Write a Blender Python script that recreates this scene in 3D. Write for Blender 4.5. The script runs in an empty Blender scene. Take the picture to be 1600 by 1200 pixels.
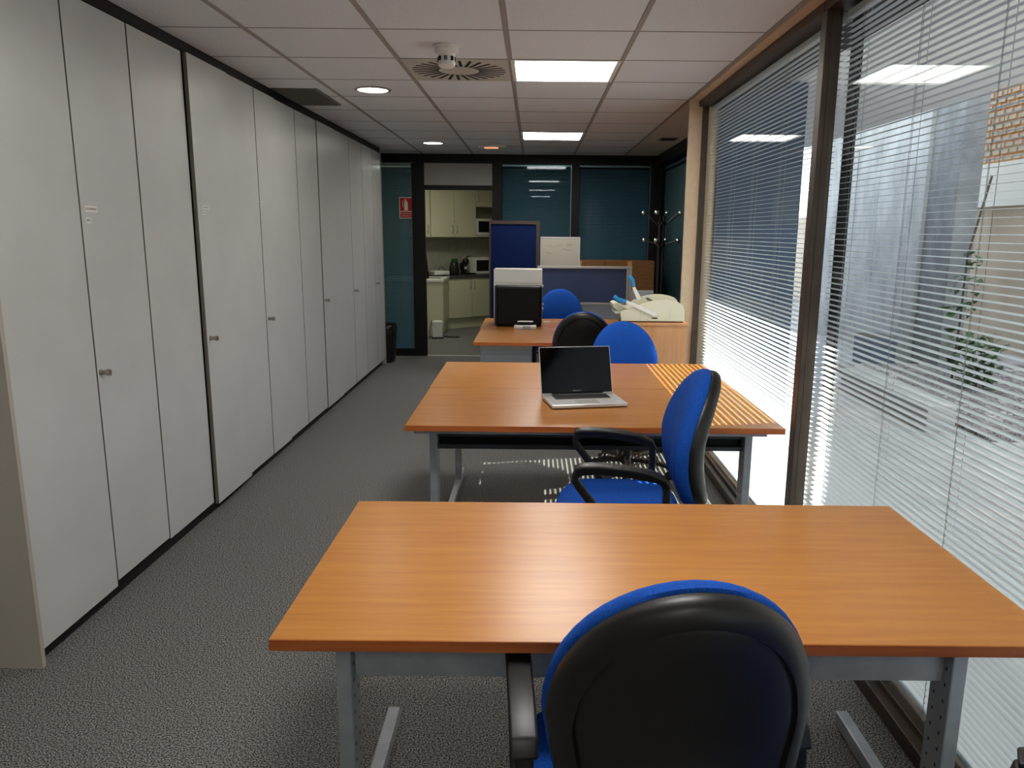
import bpy, bmesh, math, random
from mathutils import Vector, Matrix
PI = math.pi; R = math.radians
random.seed(4)
sc = bpy.context.scene
col = sc.collection

# ------------------------------------------------------------------ camera
EYE = 1.53
FPX, CX, CY = 1195.0, 833.0, 600.0
cam_d = bpy.data.cameras.new('camera'); cam = bpy.data.objects.new('camera', cam_d); col.objects.link(cam)
cam_d.sensor_fit = 'HORIZONTAL'; cam_d.sensor_width = 36.0; cam_d.lens = 36.0 * FPX / 1600.0
cam_d.shift_x = -(CX - 800.0) / 1600.0; cam_d.shift_y = 0.0
cam_d.clip_start = 0.03; cam_d.clip_end = 400
PITCH = math.atan(237 / 1195.0); ROLL = 0.0095
F_ = Vector((0, math.cos(PITCH), -math.sin(PITCH))); U_ = Vector((0, math.sin(PITCH), math.cos(PITCH))); R_ = Vector((1, 0, 0))
c_, s_ = math.cos(ROLL), math.sin(ROLL)
R2 = R_ * c_ + U_ * s_; U2 = U_ * c_ - R_ * s_
M = Matrix(((R2.x, U2.x, -F_.x), (R2.y, U2.y, -F_.y), (R2.z, U2.z, -F_.z))).to_4x4()
M.translation = (0, 0, EYE)
cam.matrix_world = M
sc.camera = cam

# ------------------------------------------------------------------ view, sky, sun
sc.view_settings.view_transform = 'Standard'
sc.view_settings.look = 'None'
sc.view_settings.gamma = 1.0
sc.view_settings.use_curve_mapping = False
sc.view_settings.exposure = 0.9
SUN_DIR = Vector((-1.0, -0.21, -0.71)).normalized()
w = bpy.data.worlds.new('world'); sc.world = w; w.use_nodes = True
nt = w.node_tree; bg = nt.nodes['Background']
sky = nt.nodes.new('ShaderNodeTexSky'); sky.sky_type = 'NISHITA'
sky.sun_disc = False; sky.sun_elevation = math.asin(-SUN_DIR.z)
sky.sun_rotation = math.atan2(-SUN_DIR.x, -SUN_DIR.y); sky.air_density = 1.0; sky.dust_density = 2.5
hs = nt.nodes.new('ShaderNodeHueSaturation'); hs.inputs['Saturation'].default_value = .5
nt.links.new(sky.outputs[0], hs.inputs['Color']); nt.links.new(hs.outputs[0], bg.inputs[0]); bg.inputs[1].default_value = .55
sun_d = bpy.data.lights.new('sun', 'SUN'); sun_d.energy = 11.0; sun_d.angle = R(0.25); sun_d.color = (1.0, 0.93, 0.82)
sun = bpy.data.objects.new('sun', sun_d); col.objects.link(sun)
sun.rotation_euler = SUN_DIR.to_track_quat('-Z', 'Y').to_euler(); sun.location = (12, 6, 10)
PANEL_W = 15.0      # radiance of the fluorescent panels
SPOT_W = 18.0       # radiance of the round downlights

# ------------------------------------------------------------------ materials
def ls(r, g=None, b=None):
    if g is None: r, g, b = r
    f = lambda v: (v / 255.0) / 12.92 if v / 255.0 <= 0.04045 else ((v / 255.0 + 0.055) / 1.055) ** 2.4
    return (f(r), f(g), f(b), 1.0)
MATS = {}
def mat(name, colr, rough=0.5, metal=0.0, spec=0.5, emit=None, estr=0.0, sheen=0.0):
    m = bpy.data.materials.new(name); m.use_nodes = True
    p = m.node_tree.nodes['Principled BSDF']
    if len(colr) == 3: colr = (*colr, 1)
    p.inputs['Base Color'].default_value = colr; p.inputs['Roughness'].default_value = rough
    p.inputs['Metallic'].default_value = metal; p.inputs['Specular IOR Level'].default_value = spec
    if sheen: p.inputs['Sheen Weight'].default_value = sheen
    if emit: p.inputs['Emission Color'].default_value = (*emit[:3], 1); p.inputs['Emission Strength'].default_value = estr
    MATS[name] = m
    return m
def noise_col(m, scale, c0, c1, p0=0.35, p1=0.65, stretch=(1, 1, 1), detail=4.0, bump=0.0, bscale=None, bdist=0.002, rough=0.5):
    nt = m.node_tree; N = nt.nodes; L = nt.links; p = N['Principled BSDF']
    tc = N.new('ShaderNodeTexCoord'); mp = N.new('ShaderNodeMapping'); mp.inputs['Scale'].default_value = stretch
    L.new(tc.outputs['Object'], mp.inputs['Vector'])
    n = N.new('ShaderNodeTexNoise'); n.inputs['Scale'].default_value = scale; n.inputs['Detail'].default_value = detail; n.inputs['Roughness'].default_value = rough
    L.new(mp.outputs[0], n.inputs['Vector'])
    r = N.new('ShaderNodeValToRGB'); e = r.color_ramp.elements
    e[0].position = p0; e[0].color = (*c0[:3], 1); e[1].position = p1; e[1].color = (*c1[:3], 1)
    L.new(n.outputs['Fac'], r.inputs['Fac']); L.new(r.outputs[0], p.inputs['Base Color'])
    if bump:
        n2 = n
        if bscale:
            n2 = N.new('ShaderNodeTexNoise'); n2.inputs['Scale'].default_value = bscale; n2.inputs['Detail'].default_value = 3
            L.new(mp.outputs[0], n2.inputs['Vector'])
        b = N.new('ShaderNodeBump'); b.inputs['Strength'].default_value = bump; b.inputs['Distance'].default_value = bdist
        L.new(n2.outputs['Fac'], b.inputs['Height']); L.new(b.outputs[0], p.inputs['Normal'])
    return m
carpet = noise_col(mat('carpet', (.1, .1, .1), 0.95, spec=0.1), 200, ls(50, 51, 52), ls(160, 160, 156), .41, .63, detail=2, bump=.6, bdist=.004)
tilem = noise_col(mat('ceiling_board', (.6, .58, .56), 0.9, spec=.15), 260, ls(182, 184, 187), ls(221, 223, 227), .33, .44, detail=2, bump=.25, bdist=.001)
runner = mat('ceiling_runner', ls(150, 142, 136), .6)
crossm = mat('cross_runner', ls(96, 90, 86), .7)
void = mat('dark_void', ls(52, 49, 46), .9)
plaster = noise_col(mat('plaster', (.6, .58, .54), .85, spec=.2), 40, ls(196, 190, 180), ls(206, 200, 190), .3, .7)
beige = noise_col(mat('beige_paint', (.55, .45, .33), .7), 30, ls(200, 178, 150), ls(208, 187, 158), .3, .7)
wallw = noise_col(mat('wall_paint', (.6, .6, .58), .8), 20, ls(192, 190, 184), ls(200, 198, 192), .3, .7)
bronze = noise_col(mat('bronze_frame', ls(60, 48, 38), .45, .2), 8, ls(62, 49, 39), ls(72, 58, 46))
blackf = mat('black_frame', ls(9, 9, 9), .5, spec=.3)
lam = noise_col(mat('white_laminate', ls(196, 193, 188), .33, spec=.4), 3, ls(192, 193, 193), ls(198, 199, 199))
edge = mat('laminate_edge', ls(172, 166, 155), .5)
gapshade = mat('door_gap_shade', ls(120, 113, 102), .6)  # shade of the gaps between doors, painted onto the door sides
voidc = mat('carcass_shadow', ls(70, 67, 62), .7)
blackp = mat('black_plinth', ls(14, 13, 12), .55)
steel = mat('brushed_steel', ls(165, 160, 150), .35, .8)
chrome = mat('chrome', ls(225, 225, 225), .12, 1.0)
wood = noise_col(mat('orange_wood', ls(205, 125, 50), .3, spec=.45), 3.2, ls(172, 109, 47), ls(190, 130, 62), .3, .7, stretch=(1.0, 14, 14), detail=6, rough=.6)
woode = noise_col(mat('wood_edging', ls(170, 92, 40), .35, spec=.45), 3.2, ls(158, 80, 34), ls(186, 104, 48), .3, .7, stretch=(1.0, 14, 14), detail=5)
woodc = noise_col(mat('tan_wood', ls(196, 140, 92), .4), 3.0, ls(188, 132, 84), ls(204, 150, 102), .3, .7, stretch=(14, 14, 1), detail=5)
greym = noise_col(mat('grey_metal', ls(150, 156, 162), .38, .2), 12, ls(142, 148, 154), ls(158, 164, 170))
greyd = mat('dark_grey_metal', ls(52, 56, 62), .45, .3)
greyl = mat('pale_grey_metal', ls(170, 176, 184), .4, .1)
blue = noise_col(mat('blue_fabric', ls(28, 78, 186), .9, spec=.12), 320, ls(17, 60, 140), ls(32, 88, 180), .3, .7, detail=2, bump=.3, bdist=.001)
blackpl = noise_col(mat('black_plastic', ls(20, 19, 18), .42), 300, ls(12, 11, 10), ls(19, 17, 15), bump=.15, bdist=.0005)
navy = noise_col(mat('navy_fabric', ls(16, 32, 88), .95, spec=.1), 260, ls(11, 24, 60), ls(19, 36, 80), bump=.2, bdist=.001)
slate = noise_col(mat('slate_blue_fabric', ls(62, 80, 128), .95, spec=.1), 240, ls(64, 76, 108), ls(84, 96, 130), bump=.2, bdist=.001)
brownf = mat('brown_metal', ls(58, 46, 40), .5)
alu = mat('aluminium', ls(200, 200, 198), .35, .55)
slatm = mat('slat_white', ls(206, 212, 216), .45, spec=.3)
slatd = mat('slat_dark', ls(128, 140, 134), .45)
slatt = mat('slat_teal', ls(96, 120, 130), .4)
cord = mat('cord_grey', ls(150, 152, 154), .8)
red = mat('sign_red', ls(176, 14, 20), .5)
white = mat('white_plastic', ls(225, 224, 218), .45)
cream = mat('cream_plastic', ls(216, 214, 190), .5)
creamd = mat('cream_plastic_grey', ls(206, 206, 186), .5)
cyan = mat('blue_handle', ls(20, 128, 186), .4)
cardb = noise_col(mat('cardboard', ls(140, 98, 62), .85, spec=.15), 9, ls(112, 76, 46), ls(128, 90, 58), stretch=(1, 1, 6))
screenm = mat('black_glass', ls(6, 6, 8), .06, spec=.6)
blackm = mat('black_satin', ls(6, 6, 6), .5, spec=.2)
silver = mat('silver_alloy', ls(214, 212, 210), .35, .55)
keym = mat('key_black', ls(14, 14, 15), .5)
kitw = mat('kitchen_cream', ls(206, 204, 176), .45)
kwall = noise_col(mat('kitchen_wall', ls(160, 158, 142), .8), 10, ls(156, 154, 138), ls(166, 164, 148))
ktop = mat('worktop_grey', ls(70, 70, 72), .35)
greenp = mat('green_plastic', ls(16, 92, 44), .5)
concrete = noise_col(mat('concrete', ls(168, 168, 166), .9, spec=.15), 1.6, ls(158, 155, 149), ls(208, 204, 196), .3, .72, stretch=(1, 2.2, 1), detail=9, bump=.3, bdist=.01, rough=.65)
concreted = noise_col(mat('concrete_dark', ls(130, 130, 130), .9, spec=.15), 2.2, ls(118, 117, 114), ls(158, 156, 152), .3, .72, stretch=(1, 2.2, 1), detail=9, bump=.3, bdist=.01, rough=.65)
paving = noise_col(mat('paving', ls(176, 172, 166), .9, spec=.15), 3, ls(158, 154, 150), ls(190, 186, 180), detail=7)
gravel = noise_col(mat('gravel', ls(150, 142, 136), .95, spec=.1), 45, ls(92, 86, 82), ls(178, 170, 164), .35, .65, detail=4, bump=.8, bdist=.03)
stone = noise_col(mat('gravel_stone', ls(160, 150, 144), .9, spec=.1), 4, ls(128, 118, 112), ls(196, 188, 180))
beigec = noise_col(mat('beige_render', ls(186, 170, 150), .9), 1.2, ls(176, 160, 140), ls(198, 184, 166), detail=7)
whiter = mat('white_render', ls(236, 236, 232), .8)
bricko = noise_col(mat('orange_brick', ls(206, 150, 100), .85), 6, ls(196, 138, 88), ls(216, 164, 116))
facade = noise_col(mat('blue_facade', ls(46, 66, 92), .3), .8, ls(36, 54, 80), ls(58, 80, 106))
leafm = noise_col(mat('leaf_green', ls(66, 92, 50), .6), 14, ls(50, 76, 40), ls(90, 116, 66))
barkm = mat('bark', ls(92, 80, 66), .9)
def glass_mat(name, tint):
    m = bpy.data.materials.new(name); m.use_nodes = True; nt = m.node_tree; nt.nodes.clear(); N = nt.nodes; L = nt.links
    o = N.new('ShaderNodeOutputMaterial'); mx = N.new('ShaderNodeMixShader'); t = N.new('ShaderNodeBsdfTransparent'); g = N.new('ShaderNodeBsdfGlossy'); lw_ = N.new('ShaderNodeLayerWeight')
    lw_.inputs['Blend'].default_value = .5
    pw = N.new('ShaderNodeMath'); pw.operation = 'POWER'; pw.inputs[1].default_value = 4.5; L.new(lw_.outputs['Facing'], pw.inputs[0])
    f = N.new('ShaderNodeMath'); f.operation = 'MULTIPLY_ADD'; f.inputs[1].default_value = .09; f.inputs[2].default_value = .009; L.new(pw.outputs[0], f.inputs[0])
    t.inputs['Color'].default_value = (*tint, 1); g.inputs['Roughness'].default_value = 0.0
    g.inputs['Color'].default_value = (1, 1, 1, 1)
    L.new(f.outputs[0], mx.inputs[0]); L.new(t.outputs[0], mx.inputs[1]); L.new(g.outputs[0], mx.inputs[2]); L.new(mx.outputs[0], o.inputs[0])
    MATS[name] = m; return m
glass = glass_mat('window_glass', (.93, .96, .96))
glassd = glass_mat('partition_glass', (.80, .90, .93))
def emit_mat(name, c, s):
    m = bpy.data.materials.new(name); m.use_nodes = True; nt = m.node_tree; nt.nodes.clear()
    o = nt.nodes.new('ShaderNodeOutputMaterial'); e = nt.nodes.new('ShaderNodeEmission'); e.inputs[0].default_value = (*c, 1); e.inputs[1].default_value = s
    nt.links.new(e.outputs[0], o.inputs[0]); return m
lampm = emit_mat('panel_light', (1.0, .97, .93), PANEL_W)
spotm = emit_mat('spot_light', (1.0, .93, .82), SPOT_W)
glowm = emit_mat('amber_glow', (1.0, .45, .22), .55)
klampm = emit_mat('kitchen_light', (1.0, .97, .82), 8.0)

# ------------------------------------------------------------------ mesh helpers
class MB:
    def __init__(s): s.v = []; s.f = []
    def add(s, vs, fs):
        o = len(s.v); s.v += [tuple(v) for v in vs]; s.f += [tuple(i + o for i in f) for f in fs]; return s
    def box(s, x0, x1, y0, y1, z0, z1, T=None):
        vs = [Vector(p) for p in ((x0, y0, z0), (x1, y0, z0), (x1, y1, z0), (x0, y1, z0), (x0, y0, z1), (x1, y0, z1), (x1, y1, z1), (x0, y1, z1))]
        if T is not None: vs = [T @ v for v in vs]
        return s.add(vs, [(3, 2, 1, 0), (4, 5, 6, 7), (0, 1, 5, 4), (1, 2, 6, 5), (2, 3, 7, 6), (3, 0, 4, 7)])
    def cyl(s, p0, p1, r0, r1=None, n=16, cap=True):
        p0 = Vector(p0); p1 = Vector(p1); r1 = r0 if r1 is None else r1
        q = (p1 - p0).to_track_quat('Z', 'Y'); vs = []
        for p, r in ((p0, r0), (p1, r1)):
            for i in range(n):
                a = 2 * PI * i / n; vs.append(p + q @ Vector((math.cos(a) * r, math.sin(a) * r, 0)))
        fs = [(i, (i + 1) % n, n + (i + 1) % n, n + i) for i in range(n)]
        if cap: fs += [tuple(range(n - 1, -1, -1)), tuple(range(n, 2 * n))]
        return s.add(vs, fs)
    def lathe(s, prof, n=24, c=(0, 0, 0)):
        vs = []; m = len(prof)
        for r, z in prof:
            for i in range(n):
                a = 2 * PI * i / n; vs.append((c[0] + r * math.cos(a), c[1] + r * math.sin(a), c[2] + z))
        fs = []
        for j in range(m - 1):
            for i in range(n): fs.append((j * n + i, j * n + (i + 1) % n, (j + 1) * n + (i + 1) % n, (j + 1) * n + i))
        fs += [tuple(range(n - 1, -1, -1)), tuple(range((m - 1) * n, m * n))]
        return s.add(vs, fs)
    def sweep(s, pts, sec, up=(1, 0, 0)):
        """sweep a closed 2-D section (a,b) along pts; a along 'up', b along the in-plane normal"""
        up = Vector(up); P = [Vector(p) for p in pts]; n = len(sec(0) if callable(sec) else sec); vs = []
        for i, p in enumerate(P):
            d = (P[min(i + 1, len(P) - 1)] - P[max(i - 1, 0)]).normalized(); nn = d.cross(up).normalized(); uu = nn.cross(d).normalized()
            k = sec if not callable(sec) else sec(i)
            for a, b in k: vs.append(p + uu * a + nn * b)
        fs = []
        for j in range(len(P) - 1):
            for i in range(n): fs.append((j * n + i, j * n + (i + 1) % n, (j + 1) * n + (i + 1) % n, (j + 1) * n + i))
        fs += [tuple(range(n - 1, -1, -1)), tuple(range((len(P) - 1) * n, len(P) * n))]
        return s.add(vs, fs)
    def tube(s, pts, r, n=8):
        sec = [(math.cos(2 * PI * i / n) * r, math.sin(2 * PI * i / n) * r) for i in range(n)]
        d = Vector(pts[-1]) - Vector(pts[0]); up = (0, 0, 1) if abs(d.normalized().z) < .8 else (1, 0, 0)
        return s.sweep(pts, sec, up)
    def prism(s, pts, a0, a1, axis='y'):
        mk = {'y': lambda p, a: (p[0], a, p[1]), 'x': lambda p, a: (a, p[0], p[1]), 'z': lambda p, a: (p[0], p[1], a)}[axis]
        n = len(pts); vs = [mk(p, a0) for p in pts] + [mk(p, a1) for p in pts]
        fs = [(i, (i + 1) % n, n + (i + 1) % n, n + i) for i in range(n)] + [tuple(range(n - 1, -1, -1)), tuple(range(n, 2 * n))]
        return s.add(vs, fs)
    def mesh(s, name, m, bevel=0, seg=2, smooth=None):
        me = bpy.data.meshes.new(name); me.from_pydata(s.v, [], s.f)
        bm = bmesh.new(); bm.from_mesh(me); bmesh.ops.recalc_face_normals(bm, faces=bm.faces)
        if bevel:
            es = [e for e in bm.edges if len(e.link_faces) == 2 and e.calc_face_angle(0) > R(35)]
            bmesh.ops.bevel(bm, geom=es, offset=bevel, segments=seg, affect='EDGES', profile=.5, clamp_overlap=True)
        bm.to_mesh(me); bm.free()
        if smooth:
            me.polygons.foreach_set('use_smooth', [True] * len(me.polygons)); me.set_sharp_from_angle(angle=R(smooth))
        me.materials.append(m); return me
    def build(s, name, m, parent=None, bevel=0, seg=2, smooth=None, loc=None, rz=0):
        return place(name, s.mesh(name, m, bevel, seg, smooth), parent, loc, rz)
def place(name, me, parent=None, loc=None, rz=0):
    o = bpy.data.objects.new(name, me); col.objects.link(o); o.parent = parent
    if loc: o.location = loc
    if rz: o.rotation_euler[2] = rz
    return o
def BX(name, m, parent, x0, x1, y0, y1, z0, z1, bevel=0, T=None):
    return MB().box(x0, x1, y0, y1, z0, z1, T).build(name, m, parent, bevel)
def tag(o, label=None, cat=None, group=None, kind=None):
    if label: o['label'] = label
    if cat: o['category'] = cat
    if group: o['group'] = group
    if kind: o['kind'] = kind
    return o
def thing(name, label, cat, loc=(0, 0, 0), rz=0, group=None):
    o = place(name, None, None, loc, rz); o.empty_display_size = .1
    return tag(o, label, cat, group)
def struct(o, label, cat=None): return tag(o, label, cat, kind='structure')
def text_mesh(s, size, m, depth=.0004):
    cu = bpy.data.curves.new('lettering', 'FONT'); cu.body = s; cu.size = size; cu.align_x = 'CENTER'; cu.align_y = 'CENTER'; cu.extrude = depth
    cu.resolution_u = 3
    o = bpy.data.objects.new('lettering', cu); col.objects.link(o)
    dg = bpy.context.evaluated_depsgraph_get(); me = bpy.data.meshes.new_from_object(o.evaluated_get(dg))
    bpy.data.objects.remove(o); me.materials.clear(); me.materials.append(m); return me

# ================================================================== ROOM SHELL
ZC = 2.435                       # ceiling
XW = 1.15                        # inner face of the near window wall
XF = 1.50                        # inner face of the far window wall
YP = 9.45                        # glazed partition
YB = -2.6                        # wall behind
XL = -2.36
struct(BX('floor', carpet, None, XL - .1, XF + .1, YB - .1, 14.2, -.1, 0), 'dark grey speckled office carpet')
struct(BX('wall_left', wallw, None, XL - .1, XL, YB - .1, 14.2, 0, 2.6), 'white wall behind the tall cabinets')
struct(BX('wall_back', wallw, None, XL, XW + .12, YB - .1, YB, 0, 2.6), 'white wall at the end of the office')
struct(BX('wall_right', beige, None, XW, XW + .12, YB, -1.22, 0, 2.6), 'beige wall beside the windows')
# beige jog of the right wall between the near windows and the recessed far window
struct(BX('wall_column', beige, None, 1.16, XF + .1, 5.56, 5.74, 0, ZC), 'beige wall return beside the tall windows')
struct(BX('wall_return', beige, None, 1.06, XW + .1, 5.52, 5.5595, 0, ZC), 'beige face of the wall return beside the tall windows')
# ceiling: dark void slab > tiles and runners
ceil = struct(BX('ceiling', void, None, XL, XF + .1, YB, 14.2, 2.47, 2.6), 'suspended ceiling of speckled white tiles')
GX = [-1.94, -1.34, -.74, -.14, .46, 1.06]
rows = [4.34 + .6 * k for k in range(-12, 9)]
tile_me = MB().box(-.288, .288, -.2975, .2975, 0, .012).mesh('ceiling_tile', tilem, .0015, 1)
half_me = None
LAMP_ROWS = (-1.66, 1.34, 4.34, 7.34)
for y0 in rows:
    y1 = min(y0 + .6, YP)
    for i in range(5):
        x0 = GX[i]
        if i == 3 and any(abs(y0 - a) < .05 for a in LAMP_ROWS): continue
        if i == 2 and abs(y0 - 4.34) < .05: continue
        if y1 - y0 < .59:
            if half_me is None: half_me = MB().box(-.288, .288, -(y1 - y0) / 2 + .0025, (y1 - y0) / 2 - .0025, 0, .012).mesh('ceiling_tile', tilem, .0015, 1)
            place('ceiling_tile', half_me, ceil, (x0 + .3, (y0 + y1) / 2, ZC))
        else:
            place('ceiling_tile', tile_me, ceil, (x0 + .3, y0 + .3, ZC))
for x in GX[1:]:
    BX('grid_runner', runner, ceil, x - .0115, x + .0115, YB, YP, ZC - .002, ZC + .012)
for y0 in rows[1:]:
    BX('cross_runner', crossm, ceil, GX[0], 1.06, y0 - .003, y0 + .003, ZC - .0012, ZC + .012)
BX('plaster_border', plaster, ceil, 1.0716, XF + .1, 5.52, YP, ZC, ZC + .03)
BX('window_soffit', beige, ceil, 1.0716, XW + .12, YB, 5.52, ZC - .012, ZC + .035)
BX('back_room_ceiling', plaster, ceil, XL, XF + .1, YP + .08, 14.2, ZC, ZC + .03)
BX('cabinet_side_filler', plaster, ceil, XL, -1.94, YB, YP, ZC, ZC + .03)
# dark filler strip between the cabinets and the ceiling
struct(BX('trim_1', blackp, None, -1.95, -1.735, 2.475, 8.86, 2.385, ZC), 'black filler strip over the tall cabinets')

# ---- near window wall
ZH = 2.385
def window(name, label, y0, y1, x=XW):
    wn = struct(place(name, None), label)
    BX('bottom_rail', bronze, wn, x - .02, x + .10, y0, y1, 0, .055, .003)
    BX('rail_lip', bronze, wn, x + .015, x + .10, y0, y1, .055, .075, .002)
    BX('head_rail', bronze, wn, x - .03, x + .10, y0, y1, ZH, ZC - .012, .003)
    BX('glass_pane', glass, wn, x + .020, x + .026, y0 + .03, y1 - .03, .076, ZH - .001)
    BX('stile', bronze, wn, x - .005, x + .034, y0, y0 + .0295, .076, ZH - .001)
    BX('stile', bronze, wn, x - .005, x + .034, y1 - .0295, y1, .076, ZH - .001)
    return wn
window('window_1', 'tall bronze framed window beside the beige wall return', 3.21, 5.515)
window('window_2', 'tall bronze framed window beside the bare desk', .99, 3.205)
window('window_3', 'tall bronze framed window by the end wall', -1.215, .985)
struct(BX('trim_4', blackf, None, XW + .101, XW + .119, 3.165, 3.245, 0, 2.43), 'black outer mullion between the tall windows')
BM = struct(BX('trim_2', bronze, None, XW - .028, XW - .0055, 3.175, 3.238, .06, ZH - .001, .003), 'bronze mullion cover between the tall windows')

def slat_mesh(L, wd, mt, sag=.0015):
    v = []; n = 4
    for i in range(n + 1):
        u = -1 + 2 * i / n; x = u * wd / 2; z = sag * (1 - u * u)
        v += [(x, -L / 2, z), (x, L / 2, z)]
    f = [(2 * i, 2 * i + 1, 2 * i + 3, 2 * i + 2) for i in range(n)]
    me = bpy.data.meshes.new('slat'); me.from_pydata(v, [], f); me.polygons.foreach_set('use_smooth', [True] * n); me.materials.append(mt); return me
def blind(label, y0, y1, x, z0=.10, z1=2.35, pitch=.0218, wd=.0245, tilt=-.085, mt=slatm, cords=5, group=None):
    b = thing('venetian_blind', label, 'window blind', (x, (y0 + y1) / 2, 0), group=group)
    L = y1 - y0; me = slat_mesh(L, wd, mt); n = int((z1 - z0 - .02) / pitch)
    for i in range(n):
        o = place('slat', me, b, (random.uniform(-.0006, .0006), 0, z0 + .018 + i * pitch)); o.rotation_euler = (random.uniform(-.0004, .0004), tilt + random.uniform(-.010, .010), 0)
    BX('head_rail', mt, b, -.014, .014, -L / 2, L / 2, z1, z1 + .028, .002)
    BX('bottom_rail', mt, b, -.013, .013, -L / 2, L / 2, z0 - .006, z0 + .008, .002)
    for k in range(cords):
        yy = -L / 2 + L * (k + .35) / (cords - .3)
        for sx in (-.0135, .0135): BX('ladder_cord', cord, b, sx - .0006, sx + .0006, yy - .0008, yy + .0008, z0, z1)
        BX('lift_cord', cord, b, -.0005, .0005, yy + .018, yy + .0195, z0, z1)
    return b
blind('white venetian blind in the window by the beige wall return, sun on its lower slats', 3.245, 5.478, XW + .062)
blind('white venetian blind in the window beside the bare desk', 1.028, 3.168, XW + .062)
blind('white venetian blind in the window by the end wall', -1.178, .948, XW + .062)

# ---- far window on the right, behind the wall return
w4 = struct(place('window_4', None), 'dark framed window behind the coat stand')
BX('head_rail', blackf, w4, XF - .05, XF + .08, 5.745, YP - .001, 2.32, ZC - .001)
BX('bottom_rail', blackf, w4, XF - .05, XF + .08, 5.745, YP - .001, 0, .08)
BX('stile', blackf, w4, XF - .03, XF + .08, YP - .07, YP - .001, .081, 2.319)
BX('stile', blackf, w4, XF - .03, XF + .08, 7.45, 7.52, .081, 2.319)
BX('stile', blackf, w4, XF - .03, XF + .08, 5.745, 5.80, .081, 2.319)
BX('glass_pane', glassd, w4, XF + .0, XF + .006, 5.801, 7.449, .081, 2.319)
BX('glass_pane', glassd, w4, XF + .0, XF + .006, 7.521, YP - .071, .081, 2.319)
blind('dark grey venetian blind behind the coat stand', 7.54, 9.36, XF + .045, .1, 2.27, .024, .026, R(58), slatd, 4)
blind('dark grey venetian blind behind the paper cutter', 5.82, 7.43, XF + .045, .1, 2.27, .024, .026, R(58), slatd, 4)

# ---- glazed partition
wp = struct(place('wall_partition', None), 'black framed glazed partition')
DP = .07
def pf(x0, x1, z0, z1, nm='frame_post', dy0=0.0, dy1=DP): BX(nm, blackf, wp, x0, x1, YP + dy0, YP + dy1, z0, z1)
pf(XL + .001, XF + .079, 2.33, ZC - .001, 'frame_header', -.012)
pf(XL + .001, -1.482, 0, .09, 'frame_sill'); pf(-.40, XF + .079, 0, .09, 'frame_sill')
pf(-1.482, -1.328, 0, 2.3295); pf(-.513, -.398, 0, 2.3295); pf(.438, .532, .0905, 2.3295); pf(1.385, XF + .079, .0905, 2.3295); pf(XL + .001, -2.25, .0905, 2.3295)
pf(-1.3275, -.5135, 2.02, 2.075, 'door_head')
BX('transom_panel', mat('grey_panel', ls(150, 147, 144), .5), wp, -1.3275, -.5135, YP + .012, YP + .055, 2.0755, 2.3295)
def pane(x0, x1):
    BX('glass_pane', glassd, wp, x0 + .0005, x1 - .0005, YP + .008, YP + .014, .091, 2.3295)
    BX('glazing_bead', alu, wp, x1 - .007, x1 - .0005, YP + .016, YP + .022, .091, 2.3295)
pane(-2.25, -1.482); pane(-.398, .438); pane(.532, 1.385)
def pblind(label, x0, x1, tilt):
    b = thing('venetian_blind', label, 'window blind', ((x0 + x1) / 2, YP + .042, 0)); W = x1 - x0
    m = MB(); p = .0225; n = int((2.29 - .10) / p)
    for i in range(n):
        z = .11 + i * p; ct, st = math.cos(tilt), math.sin(tilt); h = .0125
        vs = []
        for u in (-1, 0, 1):
            yy, zz = u * h * ct, u * h * st + z + (.002 if u == 0 else 0)
            vs += [(-W / 2, yy, zz), (W / 2, yy, zz)]
        m.add(vs, [(0, 1, 3, 2), (2, 3, 5, 4)])
    s = m.build('slats', slatt, b); s['kind'] = 'stuff'
    BX('head_rail', alu, b, -W / 2, W / 2, -.012, .012, 2.298, 2.322, .002)
    BX('bottom_rail', slatt, b, -W / 2, W / 2, -.012, .012, .093, .103, .002)
    for k in (.2, .8): BX('ladder_cord', cord, b, -W / 2 + W * k, -W / 2 + W * k + .0015, -.0135, -.0125, .1, 2.3)
pblind('teal grey venetian blind behind the fire extinguisher sign', -2.24, -1.49, R(52))
pblind('teal grey venetian blind behind the navy fabric screen', -.39, .43, R(52))
pblind('teal grey venetian blind behind the brown cartons', .54, 1.37, R(52))
# rooms behind the partition
struct(BX('wall_divider', kwall, None, -.46, -.41, YP + .08, 14.1, 0, ZC), 'wall beside the kitchenette')
struct(BX('wall_front', kwall, None, XL, XF + .1, 14.1, 14.2, 0, 2.47), 'wall behind the kitchenette')
struct(BX('wall_side', kwall, None, XF, XF + .1, YP + .08, 14.1, 0, ZC), 'wall of the room behind the partition')
struct(BX('trim_3', alu, None, -1.327, -.514, YP + .0, YP + .06, 0, .006), 'metal threshold strip in the doorway')

# ================================================================== CEILING FITTINGS
def panel_light(y0, label):
    t = thing('ceiling_light', label, 'ceiling light', (.16, y0 + .3, ZC))
    f = MB(); a, b = .297, .275
    f.box(-a, a, -a, -b, -.004, .03); f.box(-a, a, b, a, -.004, .03); f.box(-a, -b, -b, b, -.004, .03); f.box(b, a, -b, b, -.004, .03)
    f.build('frame', white, t)
    BX('diffuser', lampm, t, -b, b, -b, b, .006, .012)
    for k in (-.5, 0, .5): BX('louvre', white, t, k * b - .002, k * b + .002, -b, b, -.002, .006)
    BX('housing', white, t, -b, b, -b, b, .0125, .03)
panel_light(4.34, 'square fluorescent ceiling light beside the swirl air diffuser')
panel_light(7.34, 'square fluorescent ceiling light above the desk with computer towers')
panel_light(1.34, 'square fluorescent ceiling light above the bare desk')
panel_light(-1.66, 'square fluorescent ceiling light by the end wall')
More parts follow.
